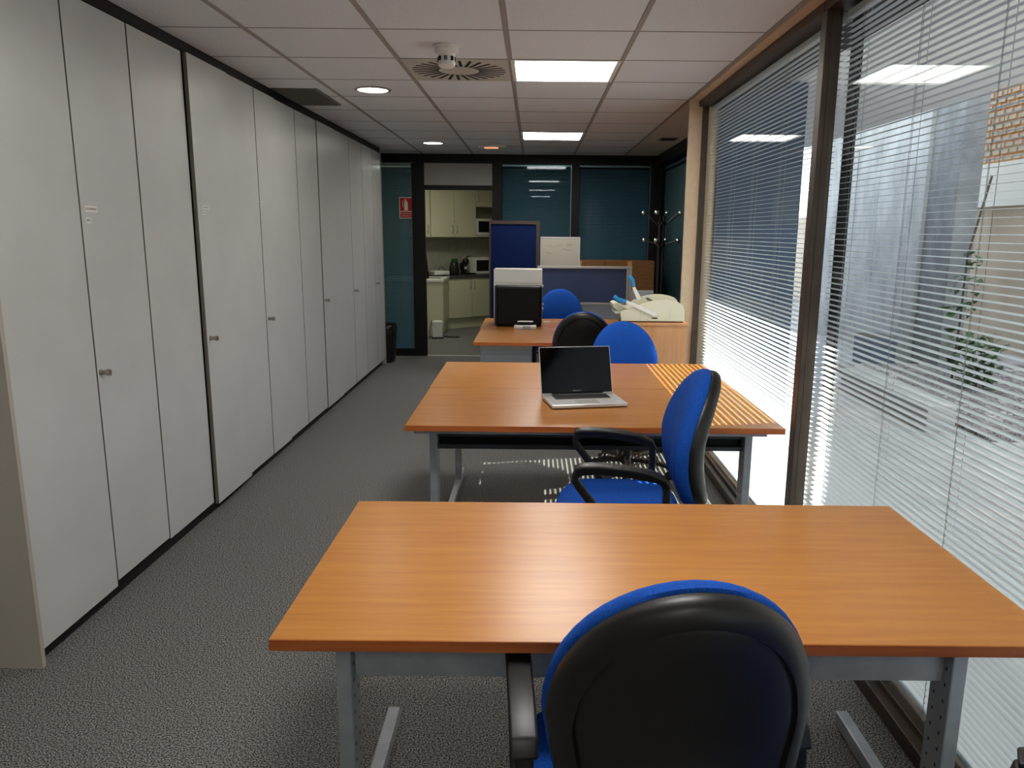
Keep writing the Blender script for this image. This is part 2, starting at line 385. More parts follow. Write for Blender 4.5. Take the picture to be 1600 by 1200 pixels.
def downlight(y, label):
    t = thing('downlight', label, 'ceiling light', (-1.065, y, ZC))
    m = MB(); n = 32
    m.lathe([(.118, 0), (.118, -.006), (.100, -.008), (.096, -.003), (.096, 0)], n)
    m.build('trim_ring', steel, t, smooth=40)
    MB().cyl((0, 0, -.0045), (0, 0, -.002), .0955, n=32).build('lens', spotm, t)
downlight(5.27, 'round downlight beside the tall cabinets, near the smoke detector')
downlight(8.29, 'round downlight above the passage to the kitchenette')
downlight(2.25, 'round downlight above the end of the tall cabinet row')
downlight(-.75, 'round downlight by the end wall')
# swirl diffuser
t = thing('air_diffuser', 'square swirl air diffuser with black slots in the ceiling', 'air vent', (-.44, 4.64, ZC))
BX('plate', mat('diffuser_plate', ls(190, 185, 176), .5), t, -.2875, .2875, -.2965, .2965, -.003, .02, .001)
slot = MB().box(.118, .268, -.0088, .0088, -.0042, -.003).mesh('slot', blackp)
for k in range(28):
    a = 2 * PI * k / 28
    o = place('slot', slot, t, (math.cos(a) * .0 - math.sin(a) * .02, math.sin(a) * .0 + math.cos(a) * .02, 0)); o.rotation_euler[2] = a - .20
# smoke detector
t = thing('smoke_detector', 'white smoke detector hanging beside the swirl diffuser', 'smoke detector', (-.445, 4.04, ZC))
MB().lathe([(.066, 0), (.067, -.010), (.060, -.014), (.060, -.034), (.052, -.040), (.044, -.042)], 28).build('base', white, t, smooth=40)
MB().lathe([(.044, -.042), (.041, -.052), (.041, -.080), (.043, -.084), (.042, -.096), (.034, -.104), (.020, -.107), (.01, -.108)], 28).build('chamber', white, t, smooth=40)
for k in range(8):
    for q in (-.13, 0, .13):
        a = 2 * PI * k / 8 + q
        BX('vent_slot', blackp, t, .0405, .0455, -.0018, .0018, -.076, -.056, T=Matrix.Rotation(a, 4, 'Z'))
# return grille beside the cabinets
t = thing('return_grille', 'dark slatted return air grille beside the tall cabinets', 'air vent', (-1.575, 5.57, ZC))
g = MB(); g.box(-.15, .15, -.32, -.305, -.008, .0); g.box(-.15, .15, .305, .32, -.008, .0); g.box(-.15, -.135, -.305, .305, -.008, 0); g.box(.135, .15, -.305, .305, -.008, 0)
g.build('frame', mat('grille_grey', ls(92, 88, 84), .5), t)
BX('backing', blackp, t, -.135, .135, -.305, .305, -.002, 0)
lou = MB().box(-.0012, .0012, -.305, .305, -.007, .007, Matrix.Rotation(R(35), 4, 'Y')).mesh('louvre', MATS['grille_grey'])
for k in range(20): place('louvre', lou, t, (-.126 + k * .0133, 0, -.0075))
t = thing('small_grille', 'small grey grille in the plaster ceiling border', 'air vent', (1.295, 7.78, ZC))
BX('frame', mat('grille_mid', ls(110, 104, 96), .5), t, -.085, .085, -.10, .10, -.006, 0, .001)
for k in range(5): BX('slot', blackp, t, -.07, .07, -.08 + k * .034, -.056 + k * .034, -.0075, -.006)
# emergency light
t = thing('emergency_light', 'white emergency light with amber glow on the ceiling', 'emergency light', (-.455, 8.44, ZC))
BX('housing', white, t, -.15, .15, -.055, .055, -.028, 0, .008)
BX('lens', glowm, t, -.085, .06, -.04, .04, -.036, -.028, .003)

# ================================================================== TALL CABINETS
XD = -1.73
DT = .020
def knob_mesh():
    m = MB(); m.cyl((0, 0, 0), (.006, 0, 0), .013, .011, 14); m.cyl((.006, 0, 0), (.028, 0, 0), .009, .010, 14); m.cyl((.028, 0, 0), (.040, 0, 0), .0135, .0125, 14)
    return m.mesh('knob', steel, smooth=35)
KN = knob_mesh()
# (y0, y1, [(door y0, y1, z bottom, proud, knob y, knob z)], label, left panel, right panel)
UN = [
 (2.455, 3.445, [(2.478, 2.978, .060, 0, None), (2.982, 3.443, .082, 0, 3.005)], 'tall white cabinet with a bare side panel and the first knob', True, False),
 (3.447, 4.475, [(3.449, 3.958, .072, 0, None), (3.972, 4.473, .058, .020, 4.012)], 'tall white cabinet with a door standing slightly proud, two paper stickers', False, False),
 (4.477, 5.290, [(4.479, 4.896, .068, .012, None), (4.908, 5.288, .064, .010, 4.945)], 'tall white cabinet with a single small sticker, before the narrow door', False, False),
 (5.292, 5.740, [(5.294, 5.738, .066, 0, None)], 'narrow single door tall white cabinet without a knob', False, False),
 (5.742, 6.830, [(5.744, 6.288, .066, 0, None), (6.293, 6.828, .060, .006, 6.325)], 'tall white cabinet between the narrow one and the pair by the partition', False, False),
 (6.832, 7.895, [(6.834, 7.365, .062, 0, None), (7.370, 7.893, .064, 0, 7.325 + .075)], 'tall white cabinet, second from the black waste bin', False, False),
 (7.897, 8.860, [(7.899, 8.395, .064, 0, None), (8.400, 8.835, .064, 0, 8.43)], 'tall white cabinet next to the black waste bin', False, True),
]
for (y0, y1, doors, lab, lp, rp) in UN:
    t = thing('tall_cabinet', lab, 'cabinet', (0, 0, 0), group='run of tall white cabinets')
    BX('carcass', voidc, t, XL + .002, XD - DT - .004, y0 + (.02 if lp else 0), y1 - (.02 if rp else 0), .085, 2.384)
    BX('plinth', blackp, t, XL + .002, XD - .035, y0 + (.021 if lp else 0), y1 - (.021 if rp else 0), 0, .0845)
    if lp: BX('side_panel', edge, t, XL + .002, XD + .006, y0, y0 + .0195, 0, 2.384)
    if rp: BX('side_panel', edge, t, XL + .002, XD + .006, y1 - .0195, y1, 0, 2.384)
    for (a, b, zb, pr, kn) in doors:
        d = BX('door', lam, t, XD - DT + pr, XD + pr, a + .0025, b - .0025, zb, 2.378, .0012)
        d.data.materials.append(gapshade)
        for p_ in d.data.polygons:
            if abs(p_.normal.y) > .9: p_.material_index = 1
        if kn is not None:
            place('knob', KN, d, (XD + pr, kn, .965))
def sticker(txt, y, z, wd, hg, x, lab, size):
    s = thing('paper_sticker', lab, 'sticker', (x, y, z))
    BX('paper', mat('sticker_paper', ls(228, 226, 222), .7) if 'sticker_paper' not in MATS else MATS['sticker_paper'], s, 0, .0006, -wd / 2, wd / 2, -hg / 2, hg / 2)
    o = place('lettering', text_mesh(txt, size, blackm, .0002), s, (.0009, 0, 0)); o.rotation_euler = (R(90), 0, R(90))
sticker('K.CASTPAD.ES', 3.055, 1.603, .085, .024, XD, 'longer printed sticker on the first knobbed cabinet door', .0115)
sticker('(NC)', 3.03, 1.560, .036, .022, XD, 'short printed sticker on the first knobbed cabinet door', .012)
sticker('MTR / CTR', 4.075, 1.640, .075, .02, XD + .02, 'longer printed sticker on the proud cabinet door', .011)
sticker('NC', 4.05, 1.612, .03, .02, XD + .02, 'short printed sticker on the proud cabinet door', .011)
sticker('CTR', 4.955, 1.692, .04, .02, XD + .01, 'small sticker on the third knobbed cabinet door', .011)

# ================================================================== DESKS
DZ = .73
def desk(label, cx, y0, rot, style, w=1.6, d=.8):
    """local frame: x across, y from the sitter's edge (0) to the far edge (d)"""
    t = thing('office_desk', label, 'desk', (cx, y0, 0), rot)
    h = w / 2
    top = BX('tabletop', wood, t, -h, h, 0, d, DZ - .025, DZ, .0015)
    for nm, a in (('front', (-h, h, -.0016, -.0002)), ('back', (-h, h, d + .0002, d + .0016))):
        BX('edging', woode, t, a[0], a[1], a[2], a[3], DZ - .0245, DZ - .0012)
    ins = .075
    for sgn in ((1,) if style == 'pedestal' else (-1, 1)):
        xo = sgn * (h - ins); x0, x1 = (xo, xo + .035) if sgn < 0 else (xo - .035, xo)
        lg = BX('leg', greym, t, x0, x1, .20, .285, .055, DZ - .0255, .003)
        m = MB(); xi = x1 if sgn < 0 else x0
        for k in range(12):
            for yy in (.222, .262):
                m.box(xi - .0006, xi + .0006, yy - .003, yy + .003, .12 + k * .042, .128 + k * .042)
        pf_ = m.build('perforations', blackp, lg); pf_['kind'] = 'stuff'
        BX('foot', greym, t, x0 - .001, x1 + .001, .03, d - .02, .008, .0545, .004)
        BX('top_bracket', greyd, t, x0, x1, .05, d - .05, DZ - .045, DZ - .0255)
        for yy in (.06, d - .07): MB().cyl(((x0 + x1) / 2, yy, 0), ((x0 + x1) / 2, yy, .009), .016, n=12).build('glide', blackpl, t)
    if style == 'panel':
        BX('modesty_panel', greym, t, -h + ins + .036, h - ins - .036, .232, .250, .505, DZ - .0255, .002)
    elif style == 'beam':
        BX('beam', greyd, t, -h + ins + .036, h - ins - .036, .225, .265, .565, .585, .002)
        BX('beam', greyd, t, -h + ins + .036, h - ins - .036, .225, .265, .622, .645, .002)
        BX('cable_tray', blackm, t, -h + ins + .036, h - ins - .036, .255, .262, .585, .622)
        BX('front_rail', greym, t, -h + .03, h - .06, .045, .075, DZ - .048, DZ - .0455 + .02, .002)
    return t
desk('orange wood desk with a bare top and grey legs', .278, 1.395, 0, 'panel')
desk('orange wood desk carrying the open laptop', .262, 3.115, 0, 'beam')
desk('orange wood desk joined behind the laptop desk, striped by sun', .258, 4.722, PI, 'beam')
desk('orange wood desk in front of the computer towers, over a grey pedestal', .355, 5.60, 0, 'pedestal')
desk('orange wood desk behind the computer towers, near the navy screen', .345, 7.215, PI, 'beam')

# pedestal under the third desk row
t = thing('drawer_pedestal', 'pale grey drawer pedestal under the desk with computer towers', 'drawer unit', (-.205, 5.70, 0))
BX('body', greyl, t, -.195, .195, .02, .53, .06, .66, .003)
for k, (a, b) in enumerate(((.075, .33), (.335, .49), (.495, .625))): BX('drawer_front', greyl, t, -.195, .195, .0, .019, a, b, .003)
BX('top_strip', alu, t, -.197, .197, -.002, .53, .661, .7045, .002)
for x in (-.17, .17):
    for y in (.06, .48): MB().cyl((x, y, 0), (x, y, .06), .022, n=12).build('castor', blackpl, t)

# ================================================================== CHAIRS
def back_outline(n=48, s=1.0, ins=0.0):
    """closed outline (x, z); upper half ellipse, lower tapering rounded part"""
    pts = []
    for i in range(n):
        a = 2 * PI * i / n; ca, sa = math.cos(a), math.sin(a)
        if sa >= 0: x, z = .224 * ca, .262 * sa
        else:
            e = .55
            x = .224 * math.copysign(abs(ca) ** e, ca); z = -.245 * abs(sa) ** .62
            x *= 1 - .16 * (z / -.245)
        pts.append((x, z))
    return pts
def lean(z):
    u = z + .03
    return -.075 * (u / .29) ** 1.45 if u > 0 else -.045 * (u / .215) ** 2
def back_surf(profile, n=48, close=True):
    """profile: list of (scale, depth offset along local y)"""
    O = back_outline(n); vs = []; fs = []
    for (k, dy) in profile:
        for x, z in O:
            X, Z = x * k, z * k
            vs.append((X, dy + lean(Z) + .55 * X * X, Z))
    m = len(profile)
    for j in range(m - 1):
        for i in range(n): fs.append((j * n + i, j * n + (i + 1) % n, (j + 1) * n + (i + 1) % n, (j + 1) * n + i))
    for j in (0, m - 1):
        k, dy = profile[j]; ci = len(vs); vs.append((0, dy + lean(0), 0))
        for i in range(n):
            f = (j * n + i, j * n + (i + 1) % n, ci); fs.append(f if j else f[::-1])
    return MB().add(vs, fs)
def smin(v): return max(v, 0) ** .5
cush = back_surf([(.25, .0), (.94, .0), (1.0, .012), (1.005, .030), (.985, .046), (.93, .058), (.80, .066), (.6, .069), (.35, .07), (.12, .07)])
shell = back_surf([(.25, -.050), (.55, -.047), (.76, -.041), (.80, -.036), (.815, -.043), (.86, -.041), (.93, -.032), (.975, -.017), (.988, .0), (.98, .006), (.9, .004), (.25, .0)])
ME = {}
ME['backrest'] = cush.mesh('backrest', blue, smooth=60); ME['back_shell'] = shell.mesh('back_shell', blackpl, smooth=50)
def sq_rings(prof, a, b, n=40, e=.62):
    vs = []; fs = []
    for k, z, bow in prof:
        for i in range(n):
            t_ = 2 * PI * i / n; ca, sa = math.cos(t_), math.sin(t_)
            x = a * k * math.copysign(abs(ca) ** e, ca); y = b * k * math.copysign(abs(sa) ** e, sa)
            fz = -.03 * max(0, (y - b * .55) / (b * .45)) ** 2 * bow
            vs.append((x, y, z + fz))
    m = len(prof)
    for j in range(m - 1):
        for i in range(n): fs.append((j * n + i, j * n + (i + 1) % n, (j + 1) * n + (i + 1) % n, (j + 1) * n + i))
    fs += [tuple(range(n - 1, -1, -1)), tuple(range((m - 1) * n, m * n))]
    return MB().add(vs, fs)
ME['seat'] = sq_rings([(.94, .445, 1), (1, .46, 1), (1.01, .48, 1), (.985, .502, 1), (.92, .515, 1), (.7, .52, 1), (.4, .516, 1), (.15, .514, 1)], .238, .235).mesh('seat', blue, smooth=60)
ME['seat_pan'] = sq_rings([(.55, .405, 0), (.80, .412, 0), (.93, .43, 1), (.96, .445, 1), (.94, .4455, 1)], .238, .235).mesh('seat_pan', blackpl, smooth=50)
m = MB(); m.box(-.075, .075, -.14, .10, .375, .41); ME['mechanism'] = m.mesh('mechanism', blackpl, .006)
m = MB(); m.cyl((0, 0, .085), (0, 0, .27), .028, n=18); m.cyl((0, 0, .27), (0, 0, .378), .016, n=16); ME['gas_column'] = m.mesh('gas_column', blackpl, smooth=40)
ME['hub'] = MB().lathe([(.045, .065), (.05, .075), (.048, .105), (.035, .115)], 20).mesh('hub', blackpl, smooth=40)
m = MB(); m.sweep([(.03, 0, .092), (.12, 0, .096), (.22, 0, .088), (.29, 0, .076)], lambda i: [(.026 - .004 * i, -.014), (.026 - .004 * i, .010), (-.026 + .004 * i, .010), (-.026 + .004 * i, -.014)], (0, 1, 0))
ME['base_arm'] = m.mesh('base_arm', blackpl, .003)
m = MB()
for s in (-1, 1): m.cyl((.29, s * .006, .027), (.29, s * .024, .027), .027, n=18)
m.cyl((.29, 0, .03), (.29, 0, .07), .006, n=8); m.box(.277, .303, -.006, .006, .02, .052)
ME['castor'] = m.mesh('castor', blackpl, smooth=40)
m = MB(); m.sweep([(0, -.08, .39), (0, -.20, .385), (0, -.275, .41), (0, -.298, .50), (0, -.285, .64), (0, -.272, .70)], [(.03, -.006), (.03, .006), (-.03, .006), (-.03, -.006)], (1, 0, 0))
ME['back_bracket'] = m.mesh('back_bracket', blackpl, .002)
m = MB(); m.cyl((0, -.30, .47), (0, -.345, .47), .018, .02, 12); ME['adjuster_knob'] = m.mesh('adjuster_knob', blackpl, smooth=40)
m = MB(); m.tube([(.05, .02, .395), (.20, .03, .40), (.27, .035, .405)], .006, 8); ME['height_lever'] = m.mesh('height_lever', blackpl, smooth=40)
# armrest: closed loop of flat plastic, pad on top
def arm_loop(sx):
    P = [(-.135, .405), (-.150, .47), (-.158, .56), (-.158, .625), (-.150, .655), (-.125, .672), (-.02, .690), (.08, .698), (.135, .695), (.160, .680), (.163, .662), (.150, .640), (.09, .56), (.03, .47), (-.005, .41)]
    x = sx * .25
    m = MB(); m.sweep([(x, y, z) for y, z in P], [(.017, -.013), (.017, .013), (-.017, .013), (-.017, -.013)], (1, 0, 0))
    m.box(min(x, x - sx * .20), max(x, x - sx * .20), -.14, -.0, .396, .412)
    return m.mesh('armrest', blackpl, .004, smooth=50)
def arm_pad(sx):
    x = sx * .25
    P = [(-.165, .640), (-.150, .668), (-.10, .690), (-.02, .703), (.08, .711), (.135, .709), (.165, .698)]
    return MB().sweep([(x, y, z) for y, z in P], [(.026, -.010), (.026, .009), (-.026, .009), (-.026, -.010)], (1, 0, 0)).mesh('arm_pad', blackpl, .006, 3, smooth=50)
ARM = {s: (arm_loop(s), arm_pad(s)) for s in (-1, 1)}
def chair(label, x, y, rz, back_z=.715, base_rot=.3, arms=True, lift=0.0):
    t = thing('office_chair', label, 'chair', (x, y, 0), rz, 'blue and black office chairs')
    place('hub', ME['hub'], t); place('gas_column', ME['gas_column'], t)
    for k in range(5):
        a = place('base_arm', ME['base_arm'], t, None, base_rot + 2 * PI * k / 5); place('castor', ME['castor'], a)
    for nm in ('mechanism', 'height_lever', 'back_bracket', 'seat_pan', 'seat'):
        place(nm, ME[nm], t, (0, 0, lift))
    place('adjuster_knob', ME['adjuster_knob'], t, (0, 0, lift))
    place('backrest', ME['backrest'], t, (0, -.265, back_z)); place('back_shell', ME['back_shell'], t, (0, -.265, back_z))
    if arms:
        for s in (-1, 1):
            a = place('armrest', ARM[s][0], t, (0, 0, lift)); place('arm_pad', ARM[s][1], a)
    return t
chair('blue office chair with its black back turned, pulled up to the bare desk', .228, 1.385, R(4), .752, .2, lift=-.03)
chair('blue office chair turned sideways in front of the laptop desk', .325, 2.805, R(87), .775, .5, lift=.02)
chair('blue office chair facing the laptop from behind its double desk', .618, 4.79, PI + R(4), .69, .1, arms=False)
chair('office chair with black back turned at the computer tower desk', .375, 5.735, R(-4), .72, .35, arms=False)
chair('blue office chair between the computer tower desk and slate blue divider', .255, 7.24 + .02, PI, .725, .25, arms=False)
chair('office chair standing by the window, beside the bare desk', .81, .80, R(60), .70, .2)

# ================================================================== THINGS ON THE DESKS
t = thing('laptop', 'open silver laptop with black screen on the orange desk', 'laptop', (.243, 3.585, DZ), R(11))
BX('base', silver, t, -.182, .182, -.125, .125, .004, .020, .004)
for sx in (-.15, .15):
    for sy in (-.1, .1): BX('rubber_foot', blackm, t, sx - .01, sx + .01, sy - .006, sy + .006, 0, .0041)
kb = BX('keyboard_well', keym, t, -.137, .137, .0, .100, .0198, .0206)
kme = MB().box(-.0078, .0078, -.0072, .0072, 0, .0016).mesh('key', keym, .0006, 1)
for r_ in range(5):
    for c2 in range(14): place('key', kme, kb, (-.1265 + c2 * .01946, .012 + r_ * .0188, .0206))
BX('trackpad', mat('trackpad_grey', ls(176, 174, 170), .4, .4), t, -.053, .053, -.106, -.022, .0199, .0204)
BX('thumb_notch', silver, t, -.03, .03, -.1262, -.124, .012, .0195)
TL = Matrix.Translation((0, .122, .018)) @ Matrix.Rotation(R(-20), 4, 'X')
lid = MB().box(-.182, .182, 0, .0075, .002, .239, TL).build('lid', silver, t, .003)
MB().box(-.1785, .1785, -.0008, .0002, .006, .2355, TL).build('screen', screenm, lid)
o = place('lettering', text_mesh('MacBook Pro', .0085, MATS['trackpad_grey'], .0001), lid); o.matrix_local = TL @ Matrix.Translation((0, -.0012, .016)) @ Matrix.Rotation(R(90), 4, 'X')
MB().cyl((-.13, .122, .02), (.13, .122, .02), .006, n=10).build('hinge', blackm, t, smooth=40)

t = thing('computer_tower', 'black computer tower lying side-on on the desk', 'computer', (-.13, 6.60, DZ), R(-2))
BX('case', blackm, t, -.198, .198, -.06, .09, .008, .35, .02)
BX('front_bezel', blackpl, t, -.203, -.188, -.062, .092, .006, .352, .003)
for x in (-.16, .16):
    for y in (-.04, .07): MB().cyl((x, y, 0), (x, y, .009), .012, n=10).build('foot', blackpl, t)
t = thing('computer_tower', 'off-white computer tower behind the black one', 'computer', (-.14, 6.78, DZ), R(-1))
BX('case', white, t, -.212, .212, -.06, .13, .006, .485, .006)
BX('side_lip', creamd, t, -.20, .205, -.0625, -.06, .36, .372)
BX('port_panel', steel, t, .212, .214, -.04, .11, .08, .38)
for z in (.13, .17, .33): BX('port', white, t, .214, .224, .0, .03, z, z + .015)
for x in (-.17, .17): BX('foot', blackpl, t, x - .02, x + .02, -.05, .12, 0, .0062)
t = thing('hard_drive', 'silver hard drive lying in front of the black computer tower', 'hard drive', (-.072, 6.455, DZ))
BX('case', silver, t, -.095, .095, -.045, .045, 0, .030, .004); BX('centre_band', greym, t, -.02, .045, -.0462, -.0448, .003, .027)
t = thing('power_adapter', 'black adapter with a silver lid on the hard drive', 'adapter', (-.072, 6.475, DZ + .030))
BX('case', blackm, t, -.068, .068, -.03, .035, 0, .024, .003); BX('lid', silver, t, -.066, .066, -.031, .034, .024, .033, .002)
t = thing('usb_plug', 'small white plug lying beside the off-white computer tower', 'plug', (.115, 6.86, DZ))
BX('body', white, t, -.03, .03, -.012, .012, 0, .016, .004); MB().tube([(.03, 0, .008), (.07, .02, .006), (.1, .08, .004), (.08, .13, .004)], .003).build('cable', white, t, smooth=60)

# ---- low cabinet with the paper cutter
t = thing('low_cabinet', 'tan wooden low cabinet under the paper cutter', 'cabinet', (.838, 5.255, 0))
BX('body', woodc, t, -.222, .222, .0, .255, .05, .905, .002); BX('plinth', blackp, t, -.215, .215, .01, .25, 0, .0495); BX('top', woodc, t, -.230, .230, -.008, .262, .9055, .927, .002)
t = thing('paper_cutter', 'cream paper cutter with two blue handled levers', 'paper cutter', (.605, 5.262, .927))
k = .000385
def cp(px, py): return ((px - 205) * k, (945 - py) * k)
arch = [cp(*p) for p in ((205, 940), (1330, 940), (1330, 760), (1305, 670), (1250, 615), (1160, 580), (1020, 556), (880, 556), (740, 576), (600, 615), (480, 676), (360, 712), (260, 745), (178, 775), (190, 860))]
arch = [(x, z + .006) for x, z in arch]
MB().prism(arch, 0, .022, 'y').build('front_wall', cream, t, .003)
MB().prism([(x, z + (.02 if z > .1 else 0)) for x, z in arch], .235, .257, 'y').build('rear_wall', cream, t, .003)
BX('table', cream, t, -.045, .43, .022, .235, .055, .075, .004)
BX('base', creamd, t, .01, .43, .022, .235, .006, .055)
MB().prism([cp(205, 900), cp(170, 770), cp(60, 690), cp(50, 620), cp(120, 600), cp(300, 700)], .024, .233, 'y').build('table_lip', cream, t, .004)
BX('rear_cover', creamd, t, .30, .428, .022, .235, .055, .13, .02)
BX('stop_bar', brownf, t, .20, .215, .022, .235, .14, .152, .002)
for a, b in ((.125, .132), (.330, .338)): BX('seam', creamd, t, a, b, -.0015, 0, .008, .11)
BX('pivot_slot', blackm, t, .208, .248, -.0016, 0, .026, .034)
def lever(name, p0, p1, p2, p3, y, thick):
    a = Vector((*p0, 0)); b = Vector((*p1, 0)); n = Vector((-(b - a).y, (b - a).x, 0)).normalized()
    L = MB().prism([(a + n * thick)[:2], (a - n * thick)[:2], (b - n * thick * .7)[:2], (b + n * thick * .7)[:2]], y - .006, y + .002, 'y').build(name, white, t, .002)
    pts = [(*p1,), (*p2,), (*p3,)]
    MB().sweep([(q[0], y - .002, q[1]) for q in ((p1[0], p1[1]), ((p1[0] + p2[0]) / 2, (p1[1] + p2[1]) / 2), (p2[0], p2[1]), (p3[0], p3[1]))], [(.012, -.014), (.012, .014), (-.012, .014), (-.012, -.014)], (0, 1, 0)).build('handle', cyan, L, .006, 3, smooth=60)
lever('blade_arm', cp(830, 810), cp(275, 575), cp(130, 540), cp(55, 480), -.006, .016)
lever('clamp_lever', cp(560, 570), cp(440, 335), cp(420, 210), cp(355, 140), .125, .016)
for x in (.05, .42):
    for y in (.02, .24): MB().cyl((x, y, 0), (x, y, .008), .01, n=10).build('foot', blackpl, t)

# ================================================================== FREE-STANDING THINGS AT THE FAR END
t = thing('fabric_screen', 'tall navy fabric screen in a brown frame', 'office screen', (-.205, 8.03, 0))
BX('panel', navy, t, -.245, .222, -.014, .014, .10, 1.61, .002)
f = MB(); f.box(-.262, .258, -.022, .022, 1.61, 1.645); f.box(.222, .258, -.022, .022, .03, 1.61); f.box(-.262, -.245, -.022, .022, .03, 1.61); f.box(-.262, .258, -.022, .022, .03, .10)
f.build('frame', brownf, t)
for x in (-.22, .22): BX('foot', brownf, t, x - .02, x + .02, -.14, .14, 0, .0295, .004)
t = thing('desk_divider', 'slate blue fabric divider in a pale aluminium frame', 'office screen', (.512, 7.80, 0))
BX('fabric_panel', slate, t, -.455, .42, -.012, .012, .835, 1.175, .002)
BX('lower_panel', greyl, t, -.455, .42, -.012, .012, .06, .812, .002)
for nm, a in (('top_rail', (-.478, .475, 1.176, 1.20)), ('middle_rail', (-.455, .42, .813, .834)), ('post', (.421, .445, .0, 1.175)), ('post', (.447, .475, 0, 1.175)), ('post', (-.478, -.456, 0, 1.175))):
    BX(nm, alu, t, a[0], a[1], -.022, .022, a[2], a[3], .003)
t = thing('whiteboard', 'scribbled off-white board standing behind the slate blue divider', 'whiteboard', (.28, 8.32, 0))
BX('board', mat('board_white', ls(172, 166, 152), .5), t, -.205, .198, -.01, .01, .02, 1.468, .002)
f = MB(); f.box(-.215, .208, -.013, .013, 1.468, 1.485); f.box(.198, .208, -.013, .013, 0, 1.468); f.box(-.215, -.205, -.013, .013, 0, 1.468); f.build('frame', alu, t)
for i in range(7):
    x = random.uniform(-.17, .15); z = random.uniform(1.30, 1.40)
    pts = [(x + q * .012 + random.uniform(-.008, .008), -.0112, z + random.uniform(-.02, .02)) for q in range(6)]
    MB().tube(pts, .0011, 5).build('pen_stroke', greyd, t)
t = thing('storage_cupboard', 'white low cupboard under the brown cartons', 'cabinet', (.785, 8.62, 0))
BX('body', lam, t, -.56, .56, .02, .42, .05, .90, .003)
for a, b in ((-.558, -.002), (.002, .558)): BX('door', lam, t, a, b, 0, .0195, .06, .895, .002)
BX('plinth', blackp, t, -.55, .55, .03, .41, 0, .0495)
for i, (a, b, lab) in enumerate(((.222, .788, 'brown cardboard carton behind the scribbled board'), (.794, 1.345, 'brown cardboard carton next to the coat stand'))):
    t = thing('carton', lab, 'box', ((a + b) / 2, 8.66, .90)); h = (b - a) / 2
    BX('box', cardb, t, -h, h, 0, .34, 0, .322, .003)
    BX('flap', cardb, t, -h + .002, h - .002, .002, .168, .3225, .327); BX('flap', cardb, t, -h + .002, h - .002, .172, .338, .3225, .327)
    BX('tape', woodc, t, -.025, .025, -.0008, 0, .25, .322)
# coat stand
t = thing('coat_stand', 'black coat stand with chrome ball hooks in the corner', 'coat stand', (1.287, 7.92, 0))
MB().lathe([(.17, 0), (.17, .018), (.15, .03), (.05, .04), (.045, .06)], 32).build('base', blackpl, t, smooth=40)
for kx in range(4):
    a = PI / 4 + kx * PI / 2
    MB().cyl((.026 * math.cos(a), .026 * math.sin(a), .05), (.026 * math.cos(a), .026 * math.sin(a), 1.70), .014, n=12).build('pole', blackpl, t, smooth=40)
for z in (.5, 1.40, 1.62): MB().cyl((0, 0, z), (0, 0, z + .03), .046, n=20).build('collar', blackpl, t, smooth=40)
for z0, z1, r1 in ((1.615, 1.735, .19), (1.42, 1.462, .175)):
    for kx in range(4):
        a = R(-25) + kx * PI / 2; ca, sa = math.cos(a), math.sin(a)
        h_ = MB().tube([(.03 * ca, .03 * sa, z0 - .01), (.08 * ca, .08 * sa, z0 + (z1 - z0) * .3), ((r1 - .02) * ca, (r1 - .02) * sa, z1 - .005)], .008, 8).build('hook_arm', blackpl, t, smooth=60)
        m = MB(); n = 12
        m.lathe([(.004, -.026), (.014, -.022), (.022, -.014), (.026, -.004), (.026, .004), (.022, .014), (.014, .022), (.004, .026)], 16, (r1 * ca, r1 * sa, z1)); m.build('ball', chrome, h_, smooth=80)
# waste bin
t = thing('waste_bin', 'black waste bin with a bag rim beside the cabinets', 'waste bin', (-1.76, 9.03, 0))
vs = []
def rring(a, b, z, n=24): return [(a * math.copysign(abs(math.cos(2 * PI * i / n)) ** .6, math.cos(2 * PI * i / n)), b * math.copysign(abs(math.sin(2 * PI * i / n)) ** .6, math.sin(2 * PI * i / n)), z) for i in range(n)]
def loft(rings):
    n = len(rings[0]); v = [p for r_ in rings for p in r_]; f = [(j * n + i, j * n + (i + 1) % n, (j + 1) * n + (i + 1) % n, (j + 1) * n + i) for j in range(len(rings) - 1) for i in range(n)]
    f += [tuple(range(n - 1, -1, -1)), tuple(range((len(rings) - 1) * n, len(rings) * n))]; return MB().add(v, f)
loft([rring(.10, .12, 0), rring(.105, .125, .02), rring(.128, .15, .42), rring(.122, .144, .42), rring(.10, .12, .05)]).build('body', blackpl, t, smooth=45)
loft([rring(.132, .154, .35), rring(.134, .156, .40), rring(.136, .158, .425), rring(.128, .15, .445), rring(.118, .14, .43), rring(.11, .13, .36)]).build('bag_rim', mat('bag_black', ls(22, 22, 22), .3), t, smooth=60)
loft([rring(.136, .158, .372), rring(.1365, .1585, .382), rring(.136, .158, .385)]).build('band', greyd, t, smooth=60)
